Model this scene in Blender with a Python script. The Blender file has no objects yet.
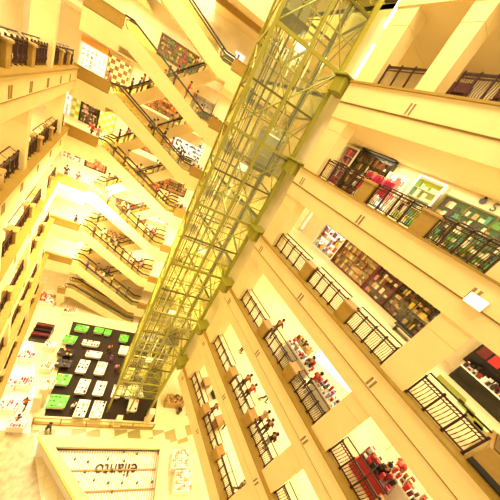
import bpy, bmesh, math, random
from mathutils import Vector, Matrix
random.seed(7)
SC = bpy.context.scene
COL = SC.collection
PI = math.pi

# ------------------------------------------------------------------ camera
M = ((0.75878536, -0.45632644, 0.46476979),
     (0.12969441, -0.59341772, -0.79437697),
     (0.63829784, 0.66303966, -0.3910937))
FPX = 234.154
EYE = 32.0                               # the eye stands 32 m above the ground floor
cam = bpy.data.cameras.new('camera')
cam.sensor_width = 36; cam.lens = 36 * FPX / 500; cam.clip_end = 400; cam.clip_start = .1
co = bpy.data.objects.new('camera', cam); COL.objects.link(co)
mw = Matrix.Identity(4)
for i in range(3):
    mw[i][0] = M[0][i]; mw[i][1] = -M[1][i]; mw[i][2] = -M[2][i]
mw[2][3] = EYE
co.matrix_world = mw
SC.camera = co

def ray(px, py):
    c = ((px - 250) / FPX, (py - 250) / FPX, 1)
    return Vector(sum(M[j][i] * c[j] for j in range(3)) for i in range(3))
def on_floor(px, py, z):                 # where a sight line meets the level z
    d = ray(px, py); k = (z - EYE) / d.z
    return Vector((d.x * k, d.y * k, z))

# ------------------------------------------------------------------ frames of the three facades
class Frame:                              # u along the facade, v away from the atrium, z up
    def __init__(s, th, ox, oy): s.th, s.o = th, (ox, oy); s.c, s.s = math.cos(th), math.sin(th)
    def pt(s, u, v, z): return Vector((s.o[0] + u * s.c - v * s.s, s.o[1] + u * s.s + v * s.c, z))
    def local(s, p): dx, dy = p[0] - s.o[0], p[1] - s.o[1]; return (dx * s.c + dy * s.s, -dx * s.s + dy * s.c)
tF = (0.93708447, -0.3491027); nF = (0.3491027, 0.93708447)
nL = (-0.99478642, 0.10198027)
DF, WL, WR = 28.05, 3.465, 11.0
FR = Frame(-PI / 2, WR, 0)                                   # right: u = -y
FL = Frame(math.atan2(0.99478642, 0.10198027), nL[0] * WL, nL[1] * WL)
FF = Frame(math.atan2(tF[1], tF[0]), nF[0] * DF, nF[1] * DF)
FW = Frame(0, 0, 0)

# ------------------------------------------------------------------ materials
MATS = {}
def mat(name, col, rough=.5, metal=0, emit=0, emitcol=None, noise=0, nscale=8, bump=0, spec=.5):
    if name in MATS: return MATS[name]
    m = bpy.data.materials.new(name); m.use_nodes = True
    nt = m.node_tree; b = nt.nodes['Principled BSDF']
    b.inputs['Base Color'].default_value = (*col, 1); b.inputs['Roughness'].default_value = rough
    b.inputs['Metallic'].default_value = metal; b.inputs['Specular IOR Level'].default_value = spec
    if emit:
        b.inputs['Emission Color'].default_value = (*(emitcol or col), 1); b.inputs['Emission Strength'].default_value = emit
    if noise:
        tc = nt.nodes.new('ShaderNodeTexCoord'); n = nt.nodes.new('ShaderNodeTexNoise'); r = nt.nodes.new('ShaderNodeValToRGB')
        n.inputs['Scale'].default_value = nscale; n.inputs['Detail'].default_value = 4
        r.color_ramp.elements[0].position = .3; r.color_ramp.elements[1].position = .7
        r.color_ramp.elements[0].color = (*[c * (1 - noise) for c in col], 1)
        r.color_ramp.elements[1].color = (*[min(1, c * (1 + noise * .5)) for c in col], 1)
        nt.links.new(tc.outputs['Object'], n.inputs['Vector']); nt.links.new(n.outputs['Fac'], r.inputs['Fac'])
        nt.links.new(r.outputs['Color'], b.inputs['Base Color'])
        if bump:
            bp = nt.nodes.new('ShaderNodeBump'); bp.inputs['Strength'].default_value = bump
            nt.links.new(n.outputs['Fac'], bp.inputs['Height']); nt.links.new(bp.outputs['Normal'], b.inputs['Normal'])
    MATS[name] = m; return m

def checker(name, c1, c2, scale, rough=.4):
    m = mat(name, c1, rough); nt = m.node_tree; b = nt.nodes['Principled BSDF']
    tc = nt.nodes.new('ShaderNodeTexCoord'); k = nt.nodes.new('ShaderNodeTexChecker')
    k.inputs['Scale'].default_value = scale; k.inputs['Color1'].default_value = (*c1, 1); k.inputs['Color2'].default_value = (*c2, 1)
    mp = nt.nodes.new('ShaderNodeMapping'); mp.inputs['Location'].default_value = (.013, .017, .011)
    nt.links.new(tc.outputs['Object'], mp.inputs['Vector']); nt.links.new(mp.outputs['Vector'], k.inputs['Vector'])
    nt.links.new(k.outputs['Color'], b.inputs['Base Color']); return m

def tiles(name, c1, c2, cm, bw, bh, rough=.3, mortar=.012):
    m = mat(name, c1, rough); nt = m.node_tree; b = nt.nodes['Principled BSDF']
    tc = nt.nodes.new('ShaderNodeTexCoord'); k = nt.nodes.new('ShaderNodeTexBrick')
    k.offset = 0; k.inputs['Scale'].default_value = 1
    k.inputs['Color1'].default_value = (*c1, 1); k.inputs['Color2'].default_value = (*c2, 1); k.inputs['Mortar'].default_value = (*cm, 1)
    k.inputs['Brick Width'].default_value = bw; k.inputs['Row Height'].default_value = bh; k.inputs['Mortar Size'].default_value = mortar
    nt.links.new(tc.outputs['Object'], k.inputs['Vector']); nt.links.new(k.outputs['Color'], b.inputs['Base Color']); return m

def glass(name, tint, glossy=.12, rough=.02):
    m = bpy.data.materials.new(name); m.use_nodes = True; nt = m.node_tree
    for n in list(nt.nodes): nt.nodes.remove(n)
    o = nt.nodes.new('ShaderNodeOutputMaterial'); t = nt.nodes.new('ShaderNodeBsdfTransparent'); g = nt.nodes.new('ShaderNodeBsdfGlossy')
    t.inputs['Color'].default_value = (*tint, 1); g.inputs['Roughness'].default_value = rough
    mx = nt.nodes.new('ShaderNodeMixShader'); mx.inputs['Fac'].default_value = glossy
    nt.links.new(t.outputs[0], mx.inputs[1]); nt.links.new(g.outputs[0], mx.inputs[2]); nt.links.new(mx.outputs[0], o.inputs['Surface'])
    MATS[name] = m; return m

CREAM = mat('cream_plaster', (.88, .685, .33), .6, noise=.05, nscale=1.2)
CREAM2 = mat('pale_plaster', (.9, .76, .5), .55, noise=.04, nscale=1.5)
CEIL = mat('ceiling_paint', (.86, .68, .38), .7)
GOLD = mat('gold_stone', (.4, .235, .04), .35, noise=.12, nscale=5)
LEDGE = mat('ledge_stone', (.36, .22, .028), .5, noise=.08, nscale=3)
FLOOR = tiles('polished_floor', (.92, .82, .54), (.9, .78, .48), (.8, .64, .34), 1.2, 1.2, .22, .01)
GROUND = tiles('ground_floor', (.88, .76, .48), (.82, .68, .38), (.7, .54, .27), 1.0, 1.0, .25, .015)
MARBLE = mat('speckled_marble', (.56, .43, .21), .35, noise=.35, nscale=2.2)
OLIVETILE = checker('olive_check_tile', (.36, .3, .09), (.85, .72, .4), .8, .3)
IRON = mat('dark_iron', (.045, .012, .006), .4, metal=.3)
GROOVE = mat('groove_shadow_gap', (.3, .18, .04), .7)
WOODCAP = mat('timber_cap', (.42, .25, .06), .4, noise=.2, nscale=6)
OLIVE = mat('olive_steel', (.33, .3, .03), .35, metal=.1)
OLIVED = mat('dark_olive_steel', (.13, .115, .015), .4, metal=.2)
STEEL = mat('bright_steel', (.8, .75, .5), .25, metal=.8)
LIFTGLASS = glass('olive_glass', (.93, .93, .73), .08)
SHOPGLASS = glass('shop_glass', (.96, .95, .88), .06)
BALGLASS = glass('yellow_balustrade_glass', (.98, .95, .76), .06)
WHITE = mat('white_laminate', (.9, .86, .78), .35)
WHITELIT = mat('white_glow', (1, .97, .92), .5, emit=.7, emitcol=(1, .95, .88))  # glow built into the white: lit shop backs, signs, lamps and bright patches
LAMP = mat('lamp_diffuser', (1, .95, .8), .5, emit=5, emitcol=(1, .88, .6))
BLACK = mat('black_gloss', (.012, .008, .006), .25)
MAROON = mat('maroon_laminate', (.12, .012, .015), .4)
CARPET = mat('dark_carpet', (.035, .018, .008), .9, noise=.3, nscale=14)
RUBBER = mat('black_rubber', (.02, .012, .008), .5)
STEP = mat('ribbed_step', (.5, .42, .2), .4, metal=.5)
GREEN = mat('bright_green', (.13, .62, .06), .5)
LIME = mat('lime_trim', (.5, .65, .06), .4)
PALETTE = {n: mat('goods_' + n, c, .5) for n, c in dict(
    white=(.88, .85, .8), red=(.6, .03, .03), pink=(.85, .3, .4), magenta=(.75, .03, .25), purple=(.35, .08, .5), blue=(.08, .14, .5),
    sky=(.35, .5, .8), green=(.12, .4, .06), lime=(.5, .6, .05), yellow=(.85, .65, .08), orange=(.85, .3, .04), brown=(.2, .08, .02),
    dark=(.03, .015, .012), maroon=(.16, .015, .02), tan=(.6, .4, .18), grey=(.35, .32, .28), teal=(.06, .35, .32)).items()}
SKIN = [mat('skin_a', (.62, .36, .2), .5), mat('skin_b', (.45, .24, .12), .5)]
HAIR = mat('black_hair', (.012, .008, .006), .4)

# ------------------------------------------------------------------ mesh builder
class MB:
    def __init__(s): s.v = []; s.f = []; s.m = []; s.mats = []
    def mi(s, m):
        if m not in s.mats: s.mats.append(m)
        return s.mats.index(m)
    def add(s, vs, fs, m=None):
        o = len(s.v); s.v += [tuple(v) for v in vs]; k = s.mi(m) if m else 0
        for f in fs: s.f.append([i + o for i in f]); s.m.append(k)
    def hexa(s, p, m=None):               # 8 points, bottom ring then top ring (counter-clockwise)
        s.add(p, [(3, 2, 1, 0), (4, 5, 6, 7), (0, 1, 5, 4), (1, 2, 6, 5), (2, 3, 7, 6), (3, 0, 4, 7)], m)
    def box(s, x0, x1, y0, y1, z0, z1, m=None, F=None):
        p = [(x0, y0, z0), (x1, y0, z0), (x1, y1, z0), (x0, y1, z0), (x0, y0, z1), (x1, y0, z1), (x1, y1, z1), (x0, y1, z1)]
        if F: p = [F.pt(*q) for q in p]
        s.hexa(p, m)
    def bevbox(s, x0, x1, y0, y1, z0, z1, b=.02, m=None):
        def ring(z, i): return [(x0 + i, y0, z), (x1 - i, y0, z), (x1, y0 + i, z), (x1, y1 - i, z), (x1 - i, y1, z), (x0 + i, y1, z), (x0, y1 - i, z), (x0, y0 + i, z)]
        def ring2(z): return [(x0 + b, y0 + b, z), (x1 - b, y0 + b, z), (x1 - b, y0 + b, z), (x1 - b, y1 - b, z), (x1 - b, y1 - b, z), (x0 + b, y1 - b, z), (x0 + b, y1 - b, z), (x0 + b, y0 + b, z)]
        vs = ring(z0, b) + ring(z1 - b, b) + ring2(z1); fs = [tuple(range(7, -1, -1))]
        for r in (0, 8):
            for i in range(8): fs.append((r + i, r + (i + 1) % 8, r + 8 + (i + 1) % 8, r + 8 + i))
        fs.append(tuple(range(16, 24))); s.add(vs, fs, m)
    def prism(s, prof, a, fn, m=None):    # prof: closed 2-D outline, extruded between a[0] and a[1]; fn(p, q, a) -> xyz
        n = len(prof); vs = [fn(p, q, a[0]) for p, q in prof] + [fn(p, q, a[1]) for p, q in prof]
        fs = [tuple(range(n))[::-1], tuple(range(n, 2 * n))]
        for i in range(n): j = (i + 1) % n; fs.append((i, j, n + j, n + i))
        s.add(vs, fs, m)
    def tube(s, pts, r, n=6, m=None):
        pts = [Vector(p) for p in pts]; rings = []
        for i, p in enumerate(pts):
            d = (pts[min(i + 1, len(pts) - 1)] - pts[max(i - 1, 0)]).normalized()
            a = d.cross(Vector((0, 0, 1)));
            if a.length < .05: a = d.cross(Vector((1, 0, 0)))
            a.normalize(); b = d.cross(a)
            rr = r[i] if isinstance(r, (list, tuple)) else r
            rings.append([p + a * rr * math.cos(2 * PI * k / n) + b * rr * math.sin(2 * PI * k / n) for k in range(n)])
        vs = [v for g in rings for v in g]; fs = []
        for i in range(len(pts) - 1):
            for k in range(n): fs.append((i * n + k, i * n + (k + 1) % n, (i + 1) * n + (k + 1) % n, (i + 1) * n + k))
        fs += [tuple(range(n))[::-1], tuple(range((len(pts) - 1) * n, len(pts) * n))]
        s.add(vs, fs, m)
    def cyl(s, x, y, z0, z1, r0, r1=None, n=14, m=None): s.tube([(x, y, z0), (x, y, z1)], [r0, r0 if r1 is None else r1], n, m)
    def ball(s, c, r, m=None, n=10, k=6, sq=(1, 1, 1)):
        vs = []; fs = []
        for i in range(k + 1):
            t = PI * i / k
            for j in range(n):
                a = 2 * PI * j / n
                vs.append((c[0] + r * sq[0] * math.sin(t) * math.cos(a), c[1] + r * sq[1] * math.sin(t) * math.sin(a), c[2] + r * sq[2] * math.cos(t)))
        for i in range(k):
            for j in range(n): fs.append((i * n + j, (i + 1) * n + j, (i + 1) * n + (j + 1) % n, i * n + (j + 1) % n))
        s.add(vs, fs, m)
    def mesh(s, name, m=None):
        me = bpy.data.meshes.new(name); me.from_pydata(s.v, [], s.f)
        bm = bmesh.new(); bm.from_mesh(me); bmesh.ops.recalc_face_normals(bm, faces=bm.faces); bm.to_mesh(me); bm.free()
        mats = s.mats if s.mats else [m]
        for q in mats: me.materials.append(q)
        if s.mats: me.polygons.foreach_set('material_index', s.m)
        return me
    def build(s, name, m=None, parent=None, loc=None, rz=0):
        o = bpy.data.objects.new(name, s.mesh(name, m)); COL.objects.link(o)
        if parent: o.parent = parent
        if loc is not None: o.location = loc; o.rotation_euler = (0, 0, rz)
        return o

def tag(o, label=None, cat=None, group=None, kind=None):
    if label: o['label'] = label
    if cat: o['category'] = cat
    if group: o['group'] = group
    if kind: o['kind'] = kind
    return o
def thing(name, label, cat, loc, rz=0, group=None):
    o = bpy.data.objects.new(name, None); o.empty_display_size = .2; COL.objects.link(o)
    o.location = loc; o.rotation_euler = (0, 0, rz); return tag(o, label, cat, group)
def struct(name, mb, m, label=None, loc=None, rz=0):
    o = mb.build(name, m, None, loc, rz); o['kind'] = 'structure'
    if label: o['label'] = label
    return o
def copy_tree(o, parent=None):
    c = o.copy(); COL.objects.link(c)
    if parent: c.parent = parent
    for ch in [q for q in bpy.data.objects if q.parent == o]: copy_tree(ch, c)
    return c
ORD = ['first', 'second', 'third', 'fourth', 'fifth', 'sixth', 'seventh', 'eighth', 'ninth', 'tenth', 'eleventh', 'twelfth', 'thirteenth', 'fourteenth']

# ------------------------------------------------------------------ levels (world heights of the gallery floors)
RZ = [42.0, 36.8, 31.9, 26.72, 21.6, 16.4, 11.2, 6.0]          # right-hand galleries from the top, 42.0 is the soffit overhead
LZ = [34.8, 29.65, 24.4, 19.2, 14.0, 8.8, 3.7]                 # left-hand galleries
LTOP = [40.3 - 5.2 * k for k in range(8)]                      # parapet tops at the far corner
RTOP = [37.14, 31.67, 26.2, 20.75, 15.3, 9.8, 4.4]             # parapet tops at the right-hand landings

# ------------------------------------------------------------------ ground
g = MB(); g.box(-34, 40, -30, 60, -.4, 0); struct('floor', g, GROUND, 'cream tiled ground floor of the atrium')
g = MB(); g.prism([(-12, 15.2), (-12, 3), (3.2, 3), (1.1, 12), (.7, 14.6), (.4, 16.5)], (0.0, .012), lambda p, q, a: (p, q, a))
struct('floor', g, MARBLE, 'speckled beige stone floor area left of the slatted kiosk roof')
c0, c1 = FF.local((1.2, 14.6)), FF.local((11.2, 11.4))
def gfar(px, py): return FF.local(on_floor(px, py, 0))

# ------------------------------------------------------------------ galleries
def slab(F, z, u0, u1, depth, tag_, ledge=True, groove=True):
    b = MB(); b.box(u0, u1, .02, depth, z - .3, z, None, F); struct('floor', b, FLOOR, 'polished cream floor of the ' + tag_)
    b = MB(); b.box(u0, u1, 0, .28, z - .97, z - .02, None, F)
    b.box(u0, u1, .06, .4, z - 1.8, z - 1.03, None, F)
    struct('trim_fascia', b, CREAM, 'cream fascia band under the ' + tag_)
    b = MB(); b.box(u0, u1, .03, .3, z - 1.035, z - .965, None, F); struct('trim_groove', b, GROOVE)
    b = MB(); b.box(u0, u1, -.1, .52, z - .05, z + .045, None, F); struct('trim_ledge', b, LEDGE, 'olive gold stone ledge of the ' + tag_)
    b = MB(); b.box(u0, u1, .4, depth, z - 1.78, z - 1.7, None, F); struct('ceiling', b, CEIL)

def pier(F, u0, u1, v0, v1, z0, z1, m=CREAM, joint=True):
    b = MB()
    if joint:
        h = z0 + (z1 - z0) * .62
        b.box(u0, u1, v0, v1, z0, h - .015, None, F); b.box(u0 + .02, u1 - .02, v0 + .02, v1 - .02, h - .015, h + .015, None, F); b.box(u0, u1, v0, v1, h + .015, z1, None, F)
    else: b.box(u0, u1, v0, v1, z0, z1, None, F)
    return struct('pillar', b, m)

def low_pier(F, u, z, w=.66, d=.5, h=1.0):
    b = MB(); b.bevbox(-w / 2, w / 2, 0, d, 0, h - .12, .015, GOLD); b.bevbox(-w / 2 - .06, w / 2 + .06, -.06, d + .06, h - .12, h, .03, WOODCAP)
    p = F.pt(u, .2, z + .045)
    return struct('pillar', b, None, None, p, F.th)

RAILMESH = {}
def rail_meshes(L, nb):
    key = (round(L, 2), nb)
    if key in RAILMESH: return RAILMESH[key]
    n = max(2, round(L / .62)); st = L / n
    t = MB(); t.box(0, L, -.035, .035, .86, .92); t.box(0, L, -.025, .025, .06, .1); t.box(0, L, -.02, .02, .74, .775)
    h = MB(); h.tube([(0, .34, 1.02), (L, .34, 1.02)], .032, 6)
    for i in range(n + 1):
        if i % 2 == 0: h.tube([(i * st, .0, .85), (i * st, .2, .92), (i * st, .34, 1.0)], .015, 4)
    p = MB(); p.box(-.035, .035, -.035, .035, 0, .92); p.box(-.05, .05, -.07, .07, 0, .03); p.ball((0, 0, .95), .05, None, 6, 4)
    bal = MB()
    for j in range(nb):
        x = st * (j + 1) / (nb + 1)
        bal.tube([(x - .03, 0, .09), (x - .01, -.07, .3), (x + .02, -.02, .52), (x + .03, 0, .75)], .016, 4)
        bal.tube([(x - .07, 0, .74), (x - .02, 0, .79), (x + .05, 0, .87)], .013, 4)
    RAILMESH[key] = (n, st, t.mesh('rail_frame', IRON), h.mesh('handrail', IRON), p.mesh('post', IRON), bal.mesh('baluster_panel', IRON))
    return RAILMESH[key]
def link(name, me, parent, loc=(0, 0, 0)):
    o = bpy.data.objects.new(name, me); COL.objects.link(o); o.parent = parent; o.location = loc; return o
def railing(F, u0, u1, z, label, group, nb=5, v=.40):
    n, st, t, h, p, b = rail_meshes(u1 - u0, nb)
    r = thing('railing', label, 'railing', F.pt(u0, v, z + .045), F.th, group); r.scale = (1, 1, 1.12)
    link('rail_frame', t, r); link('handrail', h, r)
    for i in range(n + 1): link('post', p, r, (i * st, 0, 0))
    for i in range(n): link('baluster_panel', b, r, (i * st, 0, 0))
    return r

RNAMES = ['', 'uppermost right gallery', 'second right gallery down', 'third right gallery down', 'fourth right gallery down',
          'fifth right gallery down', 'lowest right gallery', 'lowest right gallery']
RBAY = ['next to the lift shaft', 'second bay from the shaft', 'third bay from the shaft', 'fourth bay from the shaft', 'fifth bay from the shaft']
Y0, Y1 = -9.0, 11.25
BAYS = [(7.15, 9.9), (4.05, 6.4), (1.22, 3.4), (-2.1, 0.0), (-5.2, -2.75)]
RDEPTH = {1: 5.5, 2: 5.2, 3: 7.6, 4: 6.0, 5: 5.0, 6: 5.0, 7: 6.0}
for k in range(0, 7):
    z = RZ[k]; dep = RDEPTH.get(k, 7)
    nm = RNAMES[k] or 'storey above the right galleries'
    slab(FR, z, -Y1, -Y0, 8.2, nm)
    if k == 0: continue
    top = RZ[k - 1] - 1.7
    b = MB(); b.box(-Y1 - 3, -Y0, dep, dep + .2, z, top, None, FR); struct('wall_right', b, CREAM2, 'pale back wall of the ' + nm)
    pier(FR, -11.2, -10.0, .12, 1.0, z + .04, RZ[k - 1] - .98)
    pier(FR, -1.14, -.06, .12, 1.0, z + .04, RZ[k - 1] - .98)
    pier(FR, 8.0, 8.9, .12, 1.0, z + .04, RZ[k - 1] - .98)
    if k == 1: pier(FR, -7.72, -6.85, .12, .95, z + .04, RZ[k - 1] - .98)
    else: low_pier(FR, -6.78, z)
    low_pier(FR, -3.73, z)
    if k != 3: low_pier(FR, 2.43, z)
    low_pier(FR, 5.6, z)
    for i, (a, c) in enumerate(BAYS):
        if k == 1 and i == 0: a = 7.8
        if k == 3 and i == 4: continue
        railing(FR, -c, -a, z, 'dark iron railing on the %s, %s' % (nm, RBAY[i]), 'iron railings of the right galleries')
    # slot openings cut in the fascia
    for y in ((10.3, 5.7, .7, -4) if k > 1 else (7.0, 2.0)):
        b = MB(); b.box(-y - .35, -y - .05, -.02, .03, z - .95, z - .42, CREAM2, FR); b.box(-y - .33, -y - .24, -.03, 0, z - .92, z - .45, GROOVE, FR); b.box(-y - .16, -y - .07, -.03, 0, z - .92, z - .45, GROOVE, FR)
        struct('trim_slot', b, None)

b = MB(); b.box(-24.5, -Y0, 8.2, 8.4, 0, 9.5, None, FR); struct('wall_right', b, CREAM2, 'pale back wall of the ground floor on the right')
# wall and slab edges beyond the end of the right galleries (lift lobby side)
for k in range(0, 7):
    z = RZ[k]; nm = RNAMES[k] or 'storey above'
    b = MB(); b.box(-24.5, -Y1 - .02, 2.2, 8.2, z - .3, z, None, FR); struct('floor', b, FLOOR, 'lift lobby floor behind the glass shaft, ' + nm)
    b = MB(); b.box(-24.5, -Y1 - .02, 2.2, 2.5, z - 1.8, z - .01, None, FR); struct('trim_fascia', b, CREAM2)
    b = MB(); b.box(-24.5, -Y1 - .02, 2.5, 8.2, z - 1.78, z - 1.7, None, FR); struct('ceiling', b, CEIL)
    if k:
        b = MB(); b.box(-24.5, -Y1 - 3.1, 7.0, 7.2, z, RZ[k - 1] - 1.7, None, FR); struct('wall_right', b, CREAM2)
        b = MB(); b.box(-Y1 - 1.8, -Y1 + .02, .7, .95, z - 1.8, RZ[k - 1] - 1.8, None, FR); struct('wall_right', b, CREAM2, 'cream wall strip between the lift shaft and the ' + nm)
        # bracket box where the shaft meets the gallery end
        b = MB(); b.bevbox(-.45, .45, -.45, .45, -.5, .3, .1); b.bevbox(-.55, .55, -.55, .55, .3, .42, .05)
        o = b.build('bracket', OLIVE, None, FR.pt(-Y1 - .6, .1, z - .2), FR.th); tag(o, 'olive metal bracket tying the lift shaft to the ' + nm, 'bracket', 'brackets of the lift shaft')

LNAMES = ['left storey above', 'uppermost left gallery', 'second left gallery down', 'third left gallery down', 'fourth left gallery down', 'fifth left gallery down', 'lowest left gallery']
LBAY = [(14.35, 16.95), (17.6, 20.55), (21.1, 23.75), (24.25, 26.5), (27.05, 29.3)]
LPIER = [14.05, 17.28, 20.83, 24.0, 26.78]
T0, T1 = 4.0, 29.9
for k in range(1, 7):
    z = LZ[k]; nm = LNAMES[k]
    slab(FL, z, T0, T1 + .2, 7.0, nm)
    b = MB(); b.box(T0, T1 + 8, 5.6, 5.8, z, z + 3.45, None, FL); struct('wall_left', b, CREAM2, 'pale back wall of the ' + nm)
    for i, p in enumerate(LPIER):
        if (i + k) % 3 == 0: pier(FL, p - .28, p + .28, .14, 1.2, z + .04, z + 4.2)
        else: low_pier(FL, p, z, .55)
    low_pier(FL, 10.9, z, .55)
    railing(FL, 11.25, 13.75, z, 'dark iron railing on the %s, sixth bay from the escalators' % nm, 'iron railings of the left galleries', 9)
    for i, (a, c) in enumerate(LBAY):
        railing(FL, a, c, z, 'dark iron railing on the %s, %s bay from the escalators' % (nm, ORD[4 - i]), 'iron railings of the left galleries', 9)
    for t in (13.6, 16.3, 19.5, 23.0, 26.5):
        b = MB(); b.box(t - .2, t - .06, -.02, .02, z - .9, z - .4, GROOVE, FL); b.box(t + .06, t + .2, -.02, .02, z - .9, z - .4, GROOVE, FL)
        struct('trim_slot', b, None)

# ------------------------------------------------------------------ far end: balconies, landings, escalators
SL0, SL1, SR0, SR1 = -11.25, -8.3, .9, 2.85
def far_edge(u0, u1, ztop, depth, nm, wide=None):
    zf = ztop - 1.0
    ul = u0 - (0 if wide or u0 > -10 else 4.5)
    b = MB(); b.box(ul, u1 + (wide or 0), .25, depth, zf - .3, zf, None, FF); struct('floor', b, FLOOR, 'cream floor of the ' + nm)
    b = MB(); b.box(u0, u1, 0, .22, zf + .02, ztop - .06, GOLD, FF); b.box(u0 - .03, u1 + .03, -.04, .26, ztop - .06, ztop, LEDGE, FF)
    b.box(u0, u1, .04, .2, zf - .07, zf + .02, GROOVE, FF)
    struct('trim_parapet', b, None, 'gold stone parapet of the ' + nm)
    b = MB(); b.box(u0, u1, .0, .3, zf - 1.7, zf - .07, None, FF); struct('trim_fascia', b, CREAM, 'cream fascia under the ' + nm)
    b = MB(); b.box(u0, u1 + (wide or 0), .3, depth, zf - 1.7, zf - 1.6, None, FF); struct('ceiling', b, CEIL)
FBACK = 8.0
b = MB(); b.box(-2.6, 17, .2, FBACK, 41.1, 41.4, None, FF); b.box(-2.6, 17, .1, .4, 40.7, 42.3, None, FF); struct('ceiling', b, CEIL, 'soffit over the top right landing')
b = MB(); b.box(-2.5, 17, 3.2, 3.5, 40.6, 41.1, None, FF); struct('trim_beam', b, GOLD)
for k in range(0, 8): far_edge(SL0 if k < 7 else -9.25, SL1, LTOP[k], FBACK, 'left corner balcony, number %d from the top' % (k + 1))
for j in range(0, 7): far_edge(SR0, SR1, RTOP[j], FBACK, 'right landing, number %d from the top' % (j + 1), 5.5)
b = MB(); b.box(-24, 22, FBACK, FBACK + .3, 0, 52, None, FF); struct('wall_back', b, CREAM2, 'pale back wall behind the escalators')
for k in range(0, 8):                      # walkway behind the escalators
    zf = LTOP[k] - 1.0
    b = MB(); b.box(SL1 + .01, SR0 - .01, 4.6, FBACK, zf - .3, zf, None, FF); struct('floor', b, FLOOR)
    b = MB(); b.box(SL1 + .01, SR0 - .01, 4.5, 4.7, zf - 1.2, zf + .02, None, FF); struct('trim_fascia', b, CREAM2)

def escalator(u0, z0, u1, z1, v0, label, group):
    """handrail runs from (u0,z0) to (u1,z1); the trough lies between v0 and v0+1.5"""
    p = FF.pt(u0, v0, 0); e = thing('escalator', label, 'escalator', (p.x, p.y, min(z0, z1) - 2.6), FF.th, group)
    oz = min(z0, z1) - 2.6; L = u1 - u0; sg = 1 if z1 > z0 else -1
    def P(x, v, z): return (x, v, z - oz)
    fl0, fl1 = .7, L - .9
    def zr(x):                             # handrail height
        t = min(1, max(0, (x - fl0) / (fl1 - fl0))); return z0 + (z1 - z0) * t
    xs = [0, fl0] + [fl0 + (fl1 - fl0) * i / 12 for i in range(1, 12)] + [fl1, L]
    W = 1.5
    t = MB()
    prof = [(x, zr(x) - .82) for x in xs] + [(x, zr(x) - 2.2) for x in reversed(xs)]
    t.prism(prof, (0, .14), lambda a, b_, v: P(a, v, b_)); t.prism(prof, (W - .14, W), lambda a, b_, v: P(a, v, b_))
    pb = [(x, zr(x) - 1.6) for x in xs] + [(x, zr(x) - 2.2) for x in reversed(xs)]
    t.prism(pb, (.14, W - .14), lambda a, b_, v: P(a, v, b_))
    t.build('truss', CREAM, e)
    for v in (.07, W - .07):
        h = MB(); h.tube([P(x, v, zr(x)) for x in xs], .085, 6)
        for x, d in ((0, -.22), (L, .22)): h.tube([P(x, v, zr(x)), P(x + d, v, zr(x) - .1), P(x + d * 1.1, v, zr(x) - .4), P(x, v, zr(x) - .7)], .045, 6)
        h.build('handrail', RUBBER, e)
        gl = MB(); gl.prism([(x, zr(x) - .05) for x in xs] + [(x, zr(x) - .83) for x in reversed(xs)], (v - .012, v + .012), lambda a, b_, q: P(a, q, b_)); gl.build('balustrade', BALGLASS, e)
    s = MB(); n = max(8, int((fl1 - fl0) / .4)); w = (fl1 - fl0) / n
    for i in range(n):
        x = fl0 + i * w; zz = zr(x + w * .5) - 1.0
        s.box(x, x + w, .16, W - .16, zz - .55 - oz, zz - oz)
    s.box(-.2, fl0, .16, W - .16, z0 - 1.1 - oz, z0 - .98 - oz); s.box(fl1, L + .2, .16, W - .16, z1 - 1.1 - oz, z1 - .98 - oz)
    s.build('steps', STEP, e)
    return dict(u0=u0, L=L, z=zr, v=v0, fl=(fl0, fl1))
ESC = []
for k in range(0, 7):
    ESC.append(escalator(SL1, LTOP[k], SR0, RTOP[k], .0, 'cream escalator sloping down to the right in the front bank, %s from the top' % ORD[k], 'front escalators'))
for k in range(0, 6):
    ESC.append(escalator(SL1, LTOP[k + 2], SR0, RTOP[k], 2.3, 'cream escalator rising to the right in the rear bank, %s from the top' % ORD[k], 'rear escalators'))
b = MB(); b.box(-9.2, -8.75, .35, .8, 0.012, LTOP[7] - 2.75, None, FF); struct('pillar', b, CREAM2)
ESC.append(escalator(SL1, LTOP[7] + .9, SR0, 1.0, .0, 'lowest cream escalator running down to the court at the back', 'front escalators'))

# ------------------------------------------------------------------ glass lift shaft
SU0, SU1, SV0, SV1, SH = 1.62, 6.0, -12.6, -8.0, 56.0
sp = FF.pt(SU0, SV0, 0)
shaft = thing('elevator_shaft', 'tall olive steel and glass lift shaft rising through the whole atrium', 'elevator shaft', (sp.x, sp.y, 0), FF.th)
SW, SD = SU1 - SU0, SV1 - SV0
SB = 3.3                                  # the shaft body starts above the court; its masts reach the floor
for (x, y, r) in ((0, 0, .10), (SW / 2, 0, .085), (SW, 0, .12), (0, SD, .08), (SW / 2, SD, .07), (SW, SD, .08)):
    m_ = MB(); m_.box(x - r, x + r, y - r, y + r, .012, SH); m_.build('mast', OLIVE, shaft)
RG = [SB + 2.6 * i for i in range(21)]
for i, z in enumerate(RG):
    b = MB(); h = .09 if i % 2 else .055
    for y in (0, SD): b.box(0, SW, y - .05, y + .05, z - h, z + h)
    for x in (0, SW): b.box(x - .05, x + .05, 0, SD, z - h, z + h)
    if i % 4 == 1: b.box(SW / 2 - .05, SW / 2 + .05, 0, SD, z - .07, z + .07)
    b.build('ring_beam', OLIVE if i % 2 else OLIVED, shaft)
for i in range(len(RG) - 1):
    z0, z1 = RG[i], RG[i + 1]; b = MB(); f = i % 2
    for x0, x1 in ((0, SW / 2), (SW / 2, SW)):
        b.tube([(x0, 0, z0 if f else z1), (x1, 0, z1 if f else z0)], .04, 5); f = 1 - f
    for x in (0, SW):
        if i % 2 == 0: b.tube([(x, 0, z0), (x, SD, z1)], .04, 5)
        else: b.tube([(x, SD, z0), (x, 0, z1)], .04, 5)
    b.build('brace', OLIVE, shaft)
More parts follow.
